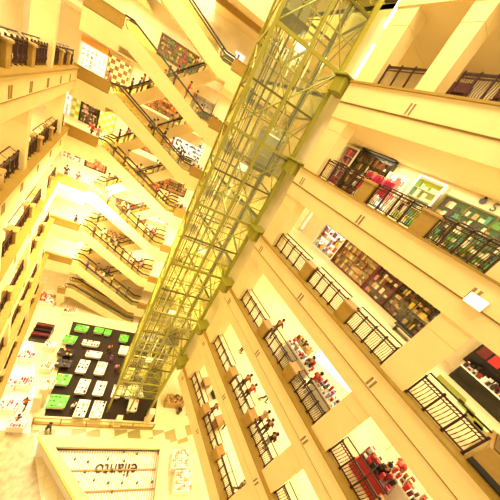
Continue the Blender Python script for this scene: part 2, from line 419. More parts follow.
for x, y, m_ in ((.45, 2.1, STEEL), (1.8, 2.1, STEEL), (SW - 1.8, 2.1, STEEL), (SW - .45, 2.1, STEEL), (.9, 3.9, OLIVED), (1.4, 4.1, CREAM2), (2.05, 3.8, OLIVED), (2.5, 4.1, CREAM2), (3.1, 3.9, OLIVED), (3.6, 4.1, CREAM2), (.3, 3.6, CREAM2), (1.0, .5, OLIVED), (3.3, .5, OLIVED)):
    b = MB(); b.box(x - .05, x + .05, y - .05, y + .07, SB, SH); b.build('guide_rail', m_, shaft)
for i in range(0, len(RG) - 1):
    b = MB(); z0 = RG[i] + 1.3
    b.box(0, SW, -.03, .03, z0 - .03, z0 + .03); b.box(-.03, .03, 0, SD, z0 - .03, z0 + .03); b.box(.45, SW - .45, 2.08, 2.18, z0 - .04, z0 + .04)
    b.tube([(.45, 2.1, z0), (0, 0, z0 + 1.3)], .03, 4); b.tube([(SW - .45, 2.1, z0), (SW, 0, z0 + 1.3)], .03, 4); b.tube([(SW / 2, 0, z0), (SW / 2, SD, z0 + 1.3)], .03, 4)
    b.build('cross_tie', OLIVE, shaft)
for i in range(1, len(RG) - 1, 3):
    b = MB(); b.bevbox(SW / 2 - .35, SW / 2 + .35, 2.3, 2.5, RG[i] + .3, RG[i] + .75, .03); b.build('glow_box', WHITELIT, shaft)  # glowing boxes added to lighten the inside of the shaft
for x in (1.05, 1.2, SW - 1.2, SW - 1.05):
    b = MB(); b.tube([(x, 3.6, SB), (x, 3.6, SH)], .025, 5); b.build('cable', RUBBER, shaft)
for (x0, x1, y0, y1) in ((0.12, SW - .12, -.02, .0), (.12, SW - .12, SD, SD + .02), (-.02, 0, .1, SD - .1), (SW, SW + .02, .1, SD - .1)):
    b = MB(); b.box(x0, x1, y0, y1, SB, SH); b.build('glass_wall', LIFTGLASS, shaft)
b = MB(); b.box(.1, SW - .1, .1, SD - .1, SB - .12, SB - .02); b.build('base_plate', LIFTGLASS, shaft)
def lift_car(x, z, lab):
    p = FF.pt(SU0 + x, SV0 + 2.15, z)
    c = thing('lift_car', lab, 'lift car', (p.x, p.y, z), FF.th, 'glass lift cars')
    b = MB(); b.bevbox(-.85, .85, -.95, .95, 0, .25, .05); b.build('car_floor', OLIVED, c)
    b = MB(); b.bevbox(-.85, .85, -.95, .95, 2.5, 2.85, .12); b.box(-.3, .3, -.3, .3, 2.85, 3.1); b.build('car_roof', STEEL, c)
    b = MB(); b.box(-.85, .85, .9, .95, .25, 2.5); b.build('rear_panel', WHITE, c)
    b = MB()
    for s in (-1, 1): b.box(s * .83 - .02, s * .83 + .02, -.9, .9, .25, 2.5)
    b.box(-.8, .8, -.94, -.9, .25, 2.5); b.build('car_glass', SHOPGLASS, c)
    b = MB(); b.tube([(-.78, -.8, 1.1), (.78, -.8, 1.1)], .03, 6); b.build('grab_rail', STEEL, c)
    b = MB(); b.box(-.5, .5, -.5, .5, 2.44, 2.49); b.build('car_light', WHITELIT, c)
lift_car(1.12, 38.0, 'glass lift car high up in the shaft, on its left track')
lift_car(SW - 1.12, 30.2, 'glass lift car on the right track of the shaft, near eye level')
lift_car(SW - 1.12, 11.0, 'glass lift car low down on the right track of the shaft')

# ------------------------------------------------------------------ people
def skin_mesh(name, verts, edges, radii, root=0, sub=1):
    me = bpy.data.meshes.new('tmp'); me.from_pydata(verts, edges, [])
    o = bpy.data.objects.new('tmp', me); COL.objects.link(o)
    o.modifiers.new('s', 'SKIN')
    for i, r in enumerate(radii): me.skin_vertices[0].data[i].radius = (r, r) if not isinstance(r, tuple) else r
    me.skin_vertices[0].data[root].use_root = True
    sm = o.modifiers.new('d', 'SUBSURF'); sm.levels = sub; sm.render_levels = sub
    dg = bpy.context.evaluated_depsgraph_get(); r = bpy.data.meshes.new_from_object(o.evaluated_get(dg)); r.name = name
    bpy.data.objects.remove(o); return r
def pose(kind):
    """joints: pelvis, chest, neck, head, limbs; x right, -y forward"""
    P = {}
    lean = {'stand': 0, 'walk': .06, 'lean': .22, 'sit': .05, 'look': .1}[kind]; hz = .93 if kind != 'sit' else .5
    P['pel'] = (0, 0, hz); P['waist'] = (0, -lean * .3, hz + .17); P['chest'] = (0, -lean * .8, hz + .4); P['neck'] = (0, -lean * 1.15, hz + .56); P['head'] = (0, -lean * 1.35 - .02, hz + .69); P['crown'] = (0, -lean * 1.4, hz + .78)
    for s, n in ((-1, 'l'), (1, 'r')):
        P['hip' + n] = (s * .09, 0, hz - .04); P['sh' + n] = (s * .18, -lean, hz + .5)
        if kind == 'walk': P['kn' + n] = (s * .1, -.16 * s - .06, .5); P['an' + n] = (s * .1, -.28 * s + .05, .09 if s > 0 else .14); P['el' + n] = (s * .24, s * .12 - .04, hz + .24); P['wr' + n] = (s * .23, s * .2 - .14, hz + .03)
        elif kind == 'sit': P['kn' + n] = (s * .12, -.43, .5); P['an' + n] = (s * .13, -.45, .09); P['el' + n] = (s * .24, -.1, hz + .25); P['wr' + n] = (s * .12, -.34, hz + .12)
        elif kind == 'lean': P['kn' + n] = (s * .1, .03, .5); P['an' + n] = (s * .11, .06 + .05 * s, .09); P['el' + n] = (s * .26, -.3, hz + .22); P['wr' + n] = (s * .12, -.5, hz + .12)
        elif kind == 'look': P['kn' + n] = (s * .11, -.02, .5); P['an' + n] = (s * .13, .02, .09); P['el' + n] = (s * .25, -.06, hz + .25); P['wr' + n] = (s * .13, -.28, hz + .3)
        else: P['kn' + n] = (s * .1, -.02, .5); P['an' + n] = (s * .11, .02, .09); P['el' + n] = (s * .25, .03, hz + .25); P['wr' + n] = (s * .24, -.06, hz + .02)
        a = P['an' + n]; P['toe' + n] = (a[0] + s * .02, a[1] - .17, a[2] - .05)
        w_, e_ = Vector(P['wr' + n]), Vector(P['el' + n]); P['hd' + n] = tuple(w_ + (w_ - e_).normalized() * .08)
    return P
def chain(P, links, rad):
    names = sorted({a for l in links for a in l}, key=lambda q: list(P).index(q))
    return [P[n] for n in names], [(names.index(a), names.index(b)) for a, b in links], [rad[n.rstrip('lr') if n[:-1] in rad and n[-1] in 'lr' else n] for n in names], names
SPINE = [('pel', 'waist'), ('waist', 'chest'), ('chest', 'neck'), ('neck', 'head'), ('head', 'crown')]
ARM = [('chest', 'shX'), ('shX', 'elX'), ('elX', 'wrX'), ('wrX', 'hdX')]
LEG = [('pel', 'hipX'), ('hipX', 'knX'), ('knX', 'anX'), ('anX', 'toeX')]
def both(l): return [tuple(q.replace('X', s) for q in e) for s in 'lr' for e in l]
RAD = dict(pel=(.13, .1), waist=(.12, .09), chest=(.15, .11), neck=.055, head=.095, crown=.08, sh=.065, el=.042, wr=.03, hd=.035, hip=.085, kn=.06, an=.042, toe=.035)
def rget(n, k, d):
    r = RAD[n] if n in RAD else RAD[n[:-1]]
    return tuple(q * k + d for q in r) if isinstance(r, tuple) else r * k + d
def skin_part(name, P, links, k=1, d=0, over=None):
    names = []
    for l in links:
        for a in l:
            if a not in names: names.append(a)
    rr = [(over or {}).get(n, rget(n, k, d)) for n in names]
    return skin_mesh(name, [P[n] for n in names], [(names.index(a), names.index(b)) for a, b in links], rr)
BODY = {}
for kind in ('stand', 'walk', 'lean', 'sit', 'look'):
    P = pose(kind)
    body = skin_part('body', P, SPINE + both(ARM) + both(LEG))
    P2 = dict(P)
    for n in 'lr':
        P2['wr' + n] = tuple(Vector(P['el' + n]).lerp(Vector(P['wr' + n]), .55 if kind != 'stand' else .25))
        P2['an' + n] = tuple(Vector(P['kn' + n]).lerp(Vector(P['an' + n]), .93))
    P2['neck'] = tuple(Vector(P['chest']).lerp(Vector(P['neck']), .75))
    shirt = skin_part('shirt', P2, SPINE[:3] + both(ARM[:3]), 1, .016, {'neck': .07})
    trou = skin_part('trousers', P2, both(LEG[:3]), 1, .016)
    hm = MB(); c = P['head']; hm.ball((c[0], c[1] + .025, c[2] + .045), .115, None, 12, 8, (.92, 1, .95)); hair = hm.mesh('hair', HAIR)
    fm = MB(); fm.ball((c[0], c[1] - .1, c[2]), .018, None, 6, 4, (.7, 1, 1.4)); nose = fm.mesh('nose', SKIN[0])
    fm = MB(); fm.bevbox(c[0] - .024, c[0] + .024, c[1] - .1, c[1] - .085, c[2] - .055, c[2] - .04, .004); mouth = fm.mesh('mouth', PALETTE['maroon'])
    ears = []; eyes = []
    for s in (-1, 1):
        fm = MB(); fm.ball((c[0] + s * .1, c[1], c[2]), .025, None, 6, 4, (.5, 1, 1.4)); ears.append(fm.mesh('ear', SKIN[0]))
        fm = MB(); fm.ball((c[0] + s * .035, c[1] - .09, c[2] + .02), .012, None, 6, 4); eyes.append(fm.mesh('eye', HAIR))
    shoes = []
    for n in 'lr':
        sh = MB(); a = P['an' + n]; t = P['toe' + n]; sh.tube([(a[0], a[1] + .06, a[2] - .05), (a[0], a[1] - .05, a[2] - .045), (t[0], t[1], t[2] + .01), (t[0], t[1] - .05, t[2])], [.035, .045, .045, .02], 8); shoes.append(('shoe', sh.mesh('shoe', RUBBER)))
    for me in (body, shirt, trou, hair, nose):
        for p in me.polygons: p.use_smooth = True
    for me in (body, shirt, trou): me.materials.clear(); me.materials.append(SKIN[0])
    BODY[kind] = [('body', body), ('shirt', shirt), ('trousers', trou), ('hair', hair), ('nose', nose), ('mouth', mouth), ('ear', ears[0]), ('ear', ears[1]), ('eye', eyes[0]), ('eye', eyes[1])] + shoes
NP = [0]
def person(p, rz, kind, top, legs, label, group=None, sc=1.0):
    r = thing('person', label, 'person', p, rz, group); r.scale = (sc, sc, sc)
    for n, me in BODY[kind]:
        o = bpy.data.objects.new(n, me); COL.objects.link(o); o.parent = r
        if n in ('body', 'shirt', 'trousers'):
            o.material_slots[0].link = 'OBJECT'
            o.material_slots[0].material = {'body': SKIN[NP[0] % 2], 'shirt': PALETTE[top], 'trousers': PALETTE[legs]}[n]
    NP[0] += 1; return r

# on the right galleries: photo spot, level, pose, turn, top, trousers
PR = [((240, 352), 5, 'look', 1.2, 'dark', 'dark', 'person in dark clothes walking by the shaft end of the fifth right gallery'),
      ((246, 349), 5, 'walk', 2.4, 'white', 'dark', 'person in white top beside the walker on the fifth right gallery'),
      ((262, 401), 5, 'walk', .6, 'dark', 'dark', 'person in black striding across the fifth right gallery floor'),
      ((244, 387), 5, 'lean', PI / 2, 'brown', 'dark', 'person in brown top at the middle railing of the fifth right gallery'),
      ((250, 396), 5, 'lean', PI / 2, 'red', 'dark', 'person in red top leaning on the railing of the fifth right gallery'),
      ((258, 424), 5, 'lean', PI / 2, 'tan', 'dark', 'person in tan top by the third railing bay of the fifth right gallery'),
      ((260, 434), 5, 'look', 2.0, 'maroon', 'dark', 'person in maroon top in the middle of three on the fifth right gallery'),
      ((263, 446), 5, 'look', 1.0, 'dark', 'grey', 'person in black top and grey trousers, lowest of three on the fifth right gallery'),
      ((274, 336), 4, 'lean', PI / 2, 'brown', 'dark', 'person in brown top leaning on the railing of the fourth right gallery'),
      ((304, 390), 4, 'look', 1.3, 'red', 'dark', 'person in red top at the kiosk on the fourth right gallery'),
      ((299, 374), 4, 'stand', -.6, 'maroon', 'dark', 'person in maroon top beside the red-topped one at the kiosk'),
      ((217, 412), 6, 'lean', PI / 2, 'brown', 'dark', 'person in brown top at the railing of the sixth right gallery'),
      ((221, 428), 6, 'look', 1.8, 'dark', 'dark', 'person in black standing near the railing of the sixth right gallery'),
      ((236, 491), 6, 'walk', .4, 'dark', 'brown', 'person in dark top and brown trousers walking along the sixth right gallery'),
      ((382, 475), 4, 'look', .8, 'red', 'dark', 'person in red top among the goods racks of the fourth right gallery'),
      ((366, 480), 4, 'stand', 2.5, 'dark', 'brown', 'person in dark top beside a red counter on the fourth right gallery')]
for (q, k, kd, rz, a, b_, lab) in PR:
    p = on_floor(q[0], q[1], RZ[k])
    if kd == 'lean': p.x = WR + .95
    person(p, rz, kd, a, b_, lab, 'people on the right galleries')
PL = [((35, 196), 3, 'lean', -1.5, 'pink', 'grey', 'person in pink top at the railing of the third left gallery'),
      ((31, 214), 3, 'look', 1.0, 'dark', 'dark', 'person in black on the third left gallery behind the pink top'),
      ((58, 163), 3, 'stand', .5, 'maroon', 'dark', 'person in maroon at the far end of the third left gallery'),
      ((8, 252), 3, 'look', .8, 'red', 'dark', 'person in red top on the third left gallery, nearest bay'),
      ((24, 262), 4, 'look', .4, 'orange', 'dark', 'person in orange top at the railing of the fourth left gallery'),
      ((30, 246), 4, 'stand', 2.0, 'dark', 'dark', 'person in dark clothes on the fourth left gallery')]
for (q, k, kd, rz, a, b_, lab) in PL:
    p = on_floor(q[0], q[1], LZ[k]); u, v = FL.local(p); v = 1.0 if kd == 'lean' else max(1.7, min(v, 4)); u = min(u, 28.5)
    if kd == 'lean': u = min([.5 * (a_ + c_) for a_, c_ in LBAY], key=lambda q_: abs(q_ - u))
    person(FL.pt(u, v, LZ[k]), FL.th + rz, kd, a, b_, lab, 'people on the left galleries')
# corner balconies
for k, u, v, kd, a, b_, lab in [(4, -9.6, .7, 'stand', 'maroon', 'dark', 'person in maroon standing at the fourth corner balcony'),
        (3, -9.6, 2.0, 'walk', 'red', 'dark', 'person in red walking at the back of the third corner balcony'), (3, -8.9, 1.6, 'stand', 'pink', 'grey', 'person in pink on the third corner balcony'),
        (5, -9.0, .7, 'stand', 'dark', 'dark', 'person in black standing at the fifth corner balcony'), (4, -10.9, 1.2, 'stand', 'dark', 'dark', 'person in black at the left end of the fourth corner balcony'),
        (2, -8.9, 1.4, 'look', 'pink', 'brown', 'person in pink near the escalator head of the second corner balcony')]:
    person(FF.pt(u, v, LTOP[k] - 1.0), FF.th + random.uniform(-1, 1), kd, a, b_, lab, 'people on the corner balconies')
# riders on the escalators
TOPS = ['red', 'orange', 'white', 'dark', 'pink', 'brown', 'tan', 'maroon', 'blue', 'yellow']
def riders(ei, fr, name):
    e = ESC[ei]
    for i, t in enumerate(fr):
        x = e['fl'][0] + (e['fl'][1] - e['fl'][0]) * t
        top = TOPS[(ei * 3 + i * 7) % 10]
        p = FF.pt(e['u0'] + x, e['v'] + .5 + .5 * (i % 2), e['z'](x) - .98)
        person(p, FF.th + (PI / 2 if i % 3 else -PI / 2), ('stand', 'look')[i % 2], top, ('dark', 'brown', 'grey')[i % 3], 'rider in %s, %s in line on the %s' % (top, ORD[i], name), 'riders on the escalators', 1.08)
riders(1, (.55, .72, .85), 'second front escalator'); riders(2, (.5, .62, .76, .92), 'third front escalator'); riders(3, (.1, .24, .55, .78), 'fourth front escalator')
riders(4, (.18, .36, .5, .66, .8, .92), 'fifth front escalator'); riders(5, (.1, .2, .33, .45, .58, .7, .8, .9), 'sixth front escalator'); riders(6, (.12, .25, .4, .55, .7, .85), 'seventh front escalator')
for q, n in ((7, 'first'), (8, 'second'), (9, 'third'), (10, 'fourth'), (11, 'fifth'), (12, 'sixth')):
    riders(q, (.95, .88, .81, .74, .67, .6, .42, .35, .28, .22, .16, .1, .04), n + ' rear escalator')
PG = [((48, 431), 'walk', 'dark', 'dark', 'person in black walking in front of the court barrier'), ((115, 372), 'stand', 'pink', 'maroon', 'person in pink top between the display tables of the court'),
      ((108, 352), 'look', 'orange', 'dark', 'person in orange top behind the display tables'), ((110, 362), 'stand', 'dark', 'purple', 'person in dark top and purple trousers in the court'),
      ((72, 411), 'stand', 'white', 'dark', 'person in white top beside the green table at the front of the court'), ((138, 327), 'stand', 'dark', 'dark', 'person in black at the foot of the lowest escalator'),
      ((25, 408), 'walk', 'red', 'dark', 'person in red top by the white cosmetics counters'), ((18, 424), 'stand', 'dark', 'dark', 'person in black at the edge of the white counters')]
for (q, kd, a, b_, lab) in PG:
    person(on_floor(q[0], q[1], 0.012), random.uniform(0, 6), kd, a, b_, lab, 'people on the ground floor')

# ------------------------------------------------------------------ court with display tables
def fpoly(name, pts, h, m, label, z0=.0):
    b = MB(); b.prism([tuple(on_floor(x, y, 0))[:2] for x, y in pts], (z0, h), lambda p, q, a: (p, q, a)); return struct(name, b, m, label)
b = MB(); b.prism([(-3.9, -13.35), (6.9, -13.35), (6.9, -1.7), (-6.2, -1.7)], (0.001, .012), lambda p, q, a: FF.pt(p, q, a)); struct('floor', b, CARPET, 'dark carpet of the display court')
fpoly('floor', [(0, 428), (30, 430), (60, 429), (165, 430), (205, 421), (207, 436), (172, 446), (36, 441), (0, 446)], .01, OLIVETILE, 'olive and cream checked tile strip in front of the court', .001)
def table(q, w, d, top, goods, label, n=10, z=.82):
    w *= .88; d *= .84
    p = on_floor(q[0], q[1], z); t = thing('display_table', label, 'display table', (p.x, p.y, .012), FF.th, 'display tables of the court')
    b = MB(); b.bevbox(-w / 2, w / 2, -d / 2, d / 2, z - .06, z, .015); b.build('tabletop', top, t)
    b = MB(); b.box(-w / 2 + .08, w / 2 - .08, -d / 2 + .08, d / 2 - .08, .35, z - .07); b.build('skirt', WHITE if top != BLACK else BLACK, t)
    for sx in (-1, 1):
        for sy in (-1, 1):
            b = MB(); x, y = sx * (w / 2 - .08), sy * (d / 2 - .08); b.box(x - .035, x + .035, y - .035, y + .035, 0, z - .06); b.build('leg', STEEL, t)
    b = MB(); nx = max(2, int(w / .32)); ny = max(2, int(d / .32))
    for i in range(nx):
        for j in range(ny):
            if random.random() < .2: continue
            x = -w / 2 + w * (i + .5) / nx; y = -d / 2 + d * (j + .5) / ny; s = random.uniform(.07, .12); h = random.uniform(.04, .2)
            b.box(x - s, x + s, y - s * .8, y + s * .8, z, z + h, PALETTE[random.choice(goods)])
    o = b.build('goods', None, t); o['kind'] = 'stuff'
WG = ['white', 'white', 'tan', 'grey', 'dark', 'yellow', 'white']; GG = ['green', 'lime', 'white', 'green', 'green']; DG = ['dark', 'brown', 'maroon', 'tan', 'dark']; PGd = ['tan', 'brown', 'pink', 'white', 'maroon']
table((83, 366), 1.25, 1.9, WHITE, WG, 'white display table in the left white column, third from the barrier')
table((101, 368), 1.25, 1.9, WHITE, WG, 'white display table in the right white column, third from the barrier')
table((83, 386), 1.25, 1.9, WHITE, WG, 'white display table in the left white column, second from the barrier')
table((100, 388), 1.25, 1.9, WHITE, WG, 'white display table in the right white column, second from the barrier')
table((82, 408), 1.25, 2.0, WHITE, WG, 'white display table in the left white column, right behind the barrier')
table((98, 409), 1.35, 2.0, WHITE, WG, 'white display table in the right white column, right behind the barrier')
table((58, 401), 1.9, 1.5, GREEN, GG, 'large bright green display table at the front left of the court')
table((63, 379), 1.6, 1.4, GREEN, GG, 'green display table halfway along the left edge of the court')
table((70, 339), 1.6, 1.3, GREEN, GG, 'green display table near the back left of the court')
table((82, 328), 1.7, 1.1, GREEN, GG, 'green display table in the back row, left one')
table((99, 330), 1.3, 1.0, GREEN, GG, 'green display table in the back row, middle one')
table((108, 332), 1.0, 1.0, GREEN, GG, 'green display table in the back row, right one')
table((124, 338), 1.3, 1.3, GREEN, GG, 'green topped table at the right end of the court beside the lift shaft')
table((124, 350), 1.3, 1.5, WHITE, ['white', 'lime', 'white'], 'pale table with lime goods in front of the green one beside the shaft')
table((66, 352), 1.8, 1.1, BLACK, DG, 'black display table with dark goods, rear of two at left')
table((64, 363), 1.8, 1.1, BLACK, DG, 'black display table with dark goods, front of two at left')
table((91, 343), 2.2, .9, WHITE, DG, 'long table with a row of dark goods in the middle of the court')
table((94, 354), 2.0, 1.0, WHITE, PGd, 'long table with pink and tan goods in the middle of the court')
table((130, 373), 1.3, 1.9, WHITE, WG, 'pale table seen through the lift glass, left of the rear pair')
table((144, 371), 1.2, 1.7, WHITE, WG, 'pale table seen through the lift glass, right of the rear pair')
table((117, 391), 1.1, 1.7, WHITE, WG, 'pale table seen through the lift glass, left of the middle pair')
table((131, 391), 1.2, 1.9, WHITE, DG, 'pale table with dark goods seen through the lift glass, middle pair')
table((133, 405), 1.2, 1.5, WHITE, PGd, 'pale table with pink goods just behind the glass near the barrier')

# glass barrier in front of the court
p0, p1 = on_floor(33, 423, 0), on_floor(152, 429, 0); L = (p1 - p0).length; th = math.atan2(p1.y - p0.y, p1.x - p0.x)
br = thing('glass_barrier', 'low glass and timber barrier along the front edge of the dark court', 'barrier', (p0.x, p0.y, 0.012), th)
b = MB(); b.tube([(0, 0, 1.02), (L, 0, 1.02)], .05, 8); b.build('top_rail', WOODCAP, br)
b = MB(); b.box(0, L, -.012, .012, .12, .98); b.build('glass_panel', LIFTGLASS, br)
b = MB(); b.bevbox(0, L, -.12, .12, 0, .14, .02); b.build('base_kerb', GOLD, br)
for i in range(6):
    b = MB(); x = L * i / 5; b.box(x - .06, x + .06, -.06, .06, .1, 1.08); b.build('post', GOLD, br)
for q, h in (((147, 421), 2.2), ((117, 424), 1.3), ((41, 404), 3.2), ((36, 408), 2.4)):
    p = on_floor(q[0], q[1], 0); b = MB(); b.bevbox(-.3, .3, -.3, .3, 0, h, .04); b.bevbox(-.36, .36, -.36, .36, 0, .25, .03); struct('pillar', b, CREAM2, None, (p.x, p.y, .012), FF.th)

# ------------------------------------------------------------------ kiosk with slatted roof and sign
KO = [(1.08, 12.15), (11.68, 8.14), (9.4, 1.5), (5.7, 3.0)]; KI = [(2.3, 10.85), (10.6, 7.75), (8.8, 2.6), (6.05, 3.9)]
kc = (6.5, 7.5)
ks = thing('kiosk', 'large cream shop kiosk with a white slatted roof and an inverted name on it', 'kiosk', (kc[0], kc[1], 0.012))
def rel(p): return (p[0] - kc[0], p[1] - kc[1])
b = MB()
for i in range(4):
    j = (i + 1) % 4; q = [rel(KO[i]), rel(KO[j]), rel(KI[j]), rel(KI[i])]
    b.hexa([(x, y, 2.85) for x, y in q] + [(x, y, 3.2) for x, y in q])
b.build('roof_frame', CREAM, ks)
b = MB()
for i in range(4):
    j = (i + 1) % 4; a, c = Vector(rel(KO[i])), Vector(rel(KO[j])); d = (c - a).normalized(); n = Vector((-d.y, d.x));
    if n.dot(-a) < 0: n = -n
    a2, c2 = a + n * .25 + d * .2, c + n * .25 - d * .2
    q = [a2, c2, c2 + n * .12, a2 + n * .12]
    b.hexa([(v.x, v.y, 0) for v in q] + [(v.x, v.y, 2.84) for v in q])
b.build('side_wall', WHITE, ks)
b = MB(); a, c = Vector(rel(KO[0])), Vector(rel(KO[3])); d = (c - a).normalized(); n = Vector((-d.y, d.x)); n = n if n.dot(a) > 0 else -n
q = [a, c, c + n * .08, a + n * .08]; b.hexa([(v.x, v.y, 2.9) for v in q] + [(v.x, v.y, 3.12) for v in q]); b.build('lime_strip', LIME, ks)
# slatted panel: thin battens with gaps, running front to back
b = MB(); qq = [rel(p) for p in KI]; b.hexa([(x, y, 2.50) for x, y in qq] + [(x, y, 2.56) for x, y in qq]); b.build('roof_panel', mat('tan_gap', (.5, .36, .16), .6), ks)
def inside(u):                            # extent in v of the inner outline at a given u (FF frame)
    pts = [FF.local(p) for p in KI]; hit = []
    for i in range(4):
        (u0, v0), (u1, v1) = pts[i], pts[(i + 1) % 4]
        if (u0 - u) * (u1 - u) < 0: hit.append(v0 + (v1 - v0) * (u - u0) / (u1 - u0))
    return (min(hit), max(hit)) if len(hit) == 2 else None
b = MB(); us = [FF.local(p)[0] for p in KI]; u = min(us) + .05
while u < max(us):
    r = inside(u)
    if r and r[1] - r[0] > .3:
        q = [FF.pt(u - .075, r[0] + .04, 0), FF.pt(u + .075, r[0] + .04, 0), FF.pt(u + .075, r[1] - .04, 0), FF.pt(u - .075, r[1] - .04, 0)]
        b.hexa([(v.x - kc[0], v.y - kc[1], 2.57) for v in q] + [(v.x - kc[0], v.y - kc[1], 2.64) for v in q])
    u += .205
o = b.build('slats', WHITE, ks)
for vv in (-18.55, -19.9):
    r0 = MB(); ul = [u for u in [min(us) + .1 * i for i in range(100)] if inside(u) and inside(u)[0] < vv < inside(u)[1]]
    if ul:
        q = [FF.pt(ul[0], vv, 0), FF.pt(ul[-1], vv, 0), FF.pt(ul[-1], vv + .1, 0), FF.pt(ul[0], vv + .1, 0)]
        r0.hexa([(v.x - kc[0], v.y - kc[1], 2.65) for v in q] + [(v.x - kc[0], v.y - kc[1], 2.74) for v in q]); r0.build('cross_bar', WOODCAP, ks)
for q in ((75, 459), (85, 472), (94, 480), (88, 462), (108, 459), (124, 461), (108, 483), (122, 483), (137, 483), (152, 482), (112, 492), (78, 483), (124, 452), (137, 454), (96, 470), (112, 470)):
    p = on_floor(q[0], q[1], 2.66); b = MB(); b.cyl(p.x - kc[0], p.y - kc[1], 2.65, 2.82, .09, .07, 10); b.build('spotlight', OLIVED, ks)
fc = bpy.data.curves.new('sign', 'FONT'); fc.body = 'elianto'; fc.size = 1.3; fc.extrude = .03; fc.align_x = 'CENTER'; fc.align_y = 'CENTER'
fo = bpy.data.objects.new('tmp', fc); COL.objects.link(fo); dg = bpy.context.evaluated_depsgraph_get(); fm = bpy.data.meshes.new_from_object(fo.evaluated_get(dg)); bpy.data.objects.remove(fo)
fm.materials.clear(); fm.materials.append(IRON)
so = bpy.data.objects.new('lettering', fm); COL.objects.link(so); so.parent = ks
p = on_floor(116.5, 469.5, 2.72); so.location = (p.x - kc[0], p.y - kc[1], 2.70); so.rotation_euler = (0, 0, FF.th + PI)

def counter(p, rz, w, d, h, m, goods, label, group=None, name='counter', cat='counter', base=None):
    t = thing(name, label, cat, p, rz, group)
    b = MB(); b.bevbox(-w / 2, w / 2, -d / 2, d / 2, 0, h, .03); b.build('body', base or m, t)
    b = MB(); b.bevbox(-w / 2 - .05, w / 2 + .05, -d / 2 - .05, d / 2 + .05, h, h + .06, .02); b.build('countertop', m, t)
    b = MB(); nx = max(1, int(w / .19)); ny = max(1, int(d / .19))
    for i in range(nx):
        for j in range(ny):
            if random.random() < .25 or not goods: continue
            x = -w / 2 + w * (i + .5) / nx; y = -d / 2 + d * (j + .5) / ny; s = random.uniform(.045, .085); hh = random.uniform(.05, .4)
            b.box(x - s, x + s, y - s, y + s, h + .06, h + .06 + hh, PALETTE[random.choice(goods)])
    if goods:
        o = b.build('goods', None, t); o['kind'] = 'stuff'
    return t
fpoly('floor', [(0, 342), (33, 340), (36, 385), (30, 434), (0, 430)], .014, WHITE, 'white floor of the cosmetics area at far left', .002)
PK = ['pink', 'red', 'white', 'white', 'magenta', 'sky']
for i, (q, lab) in enumerate([((9, 362), 'white cosmetics counter at the back of the white floor, left one'), ((27, 358), 'white cosmetics counter at the back of the white floor, right one'),
        ((7, 386), 'white counter with pink boxes in the middle of the white floor'), ((25, 384), 'white counter with red boxes on the right side of the white floor'),
        ((9, 408), 'white counter with pink boxes at the front left of the white floor'), ((17, 425), 'small white counter at the front edge of the white floor')]):
    p = on_floor(q[0], q[1], .5); counter((p.x, p.y, .014), FF.th, 1.3, .8, 1.0, WHITE, PK, lab, 'cosmetics counters')
p = on_floor(42, 332, .8); t = thing('shelf_stand', 'dark shelving stand beyond the left edge of the court', 'shelf', (p.x, p.y, 0.012), FF.th)
for i in range(4):
    b = MB(); b.box(-.9, .9, -.9 + .45 * i, -.5 + .45 * i, 0, .5 + .3 * i); b.build('tier', BLACK if i % 2 == 0 else MAROON, t)
for q, lab in (((180, 459), 'white boxy promotion counter at the right of the kiosk, rear one'), ((183, 481), 'white boxy promotion counter at the right of the kiosk, front one')):
    p = on_floor(q[0], q[1], 1.0); counter((p.x, p.y, 0), FF.th, 1.7, 1.5, 1.1, WHITE, ['white', 'tan'], lab)
for q, lab in (((178, 413), 'small black litter bin on the cream floor, left of two'), ((188, 414), 'small black litter bin on the cream floor, right of two')):
    p = on_floor(q[0], q[1], 0); t = thing('litter_bin', lab, 'bin', (p.x, p.y, 0), FF.th, 'litter bins')
    b = MB(); b.cyl(0, 0, 0, .8, .22, .27, 16); b.build('body', BLACK, t); b = MB(); b.cyl(0, 0, .8, .95, .28, .16, 16); b.build('lid', IRON, t)
p = on_floor(176, 400, 1.0); counter((p.x, p.y, 0), FF.th, 2.4, 1.0, 1.1, GOLD, ['tan', 'brown'], 'gold information counter at the foot of the lift shaft', None, 'information_counter', 'counter')


for q, w_, d_, gd, lab in (((141, 338), .9, .9, ['sky', 'white', 'blue', 'white'], 'white and blue goods counter behind the lift shaft foot, left of two'), ((151, 339), .9, .9, ['white', 'sky', 'dark', 'white'], 'white and blue goods counter behind the lift shaft foot, right of two'),
        ((50, 346), 1.1, .7, ['orange', 'tan', 'white', 'brown'], 'pale counter with orange goods between the white floor and the court, rear'), ((47, 367), 1.0, .7, ['orange', 'tan', 'white'], 'pale counter with orange goods between the white floor and the court, middle'),
        ((48, 386), 1.0, .8, ['brown', 'tan', 'orange', 'white'], 'pale counter with brown goods between the white floor and the court, front'), ((46, 300), 2.2, 1.6, ['white', 'brown', 'orange', 'tan', 'red'], 'large counter with mixed goods on the ground floor under the corner balconies'), ((70, 312), 1.3, .8, ['orange', 'tan', 'brown'], 'small counter with orange goods at the foot of the column by the escalator')):
    p = on_floor(q[0], q[1], .6); counter((p.x, p.y, 0.001), FF.th, w_, d_, .9, WHITE, gd, lab)
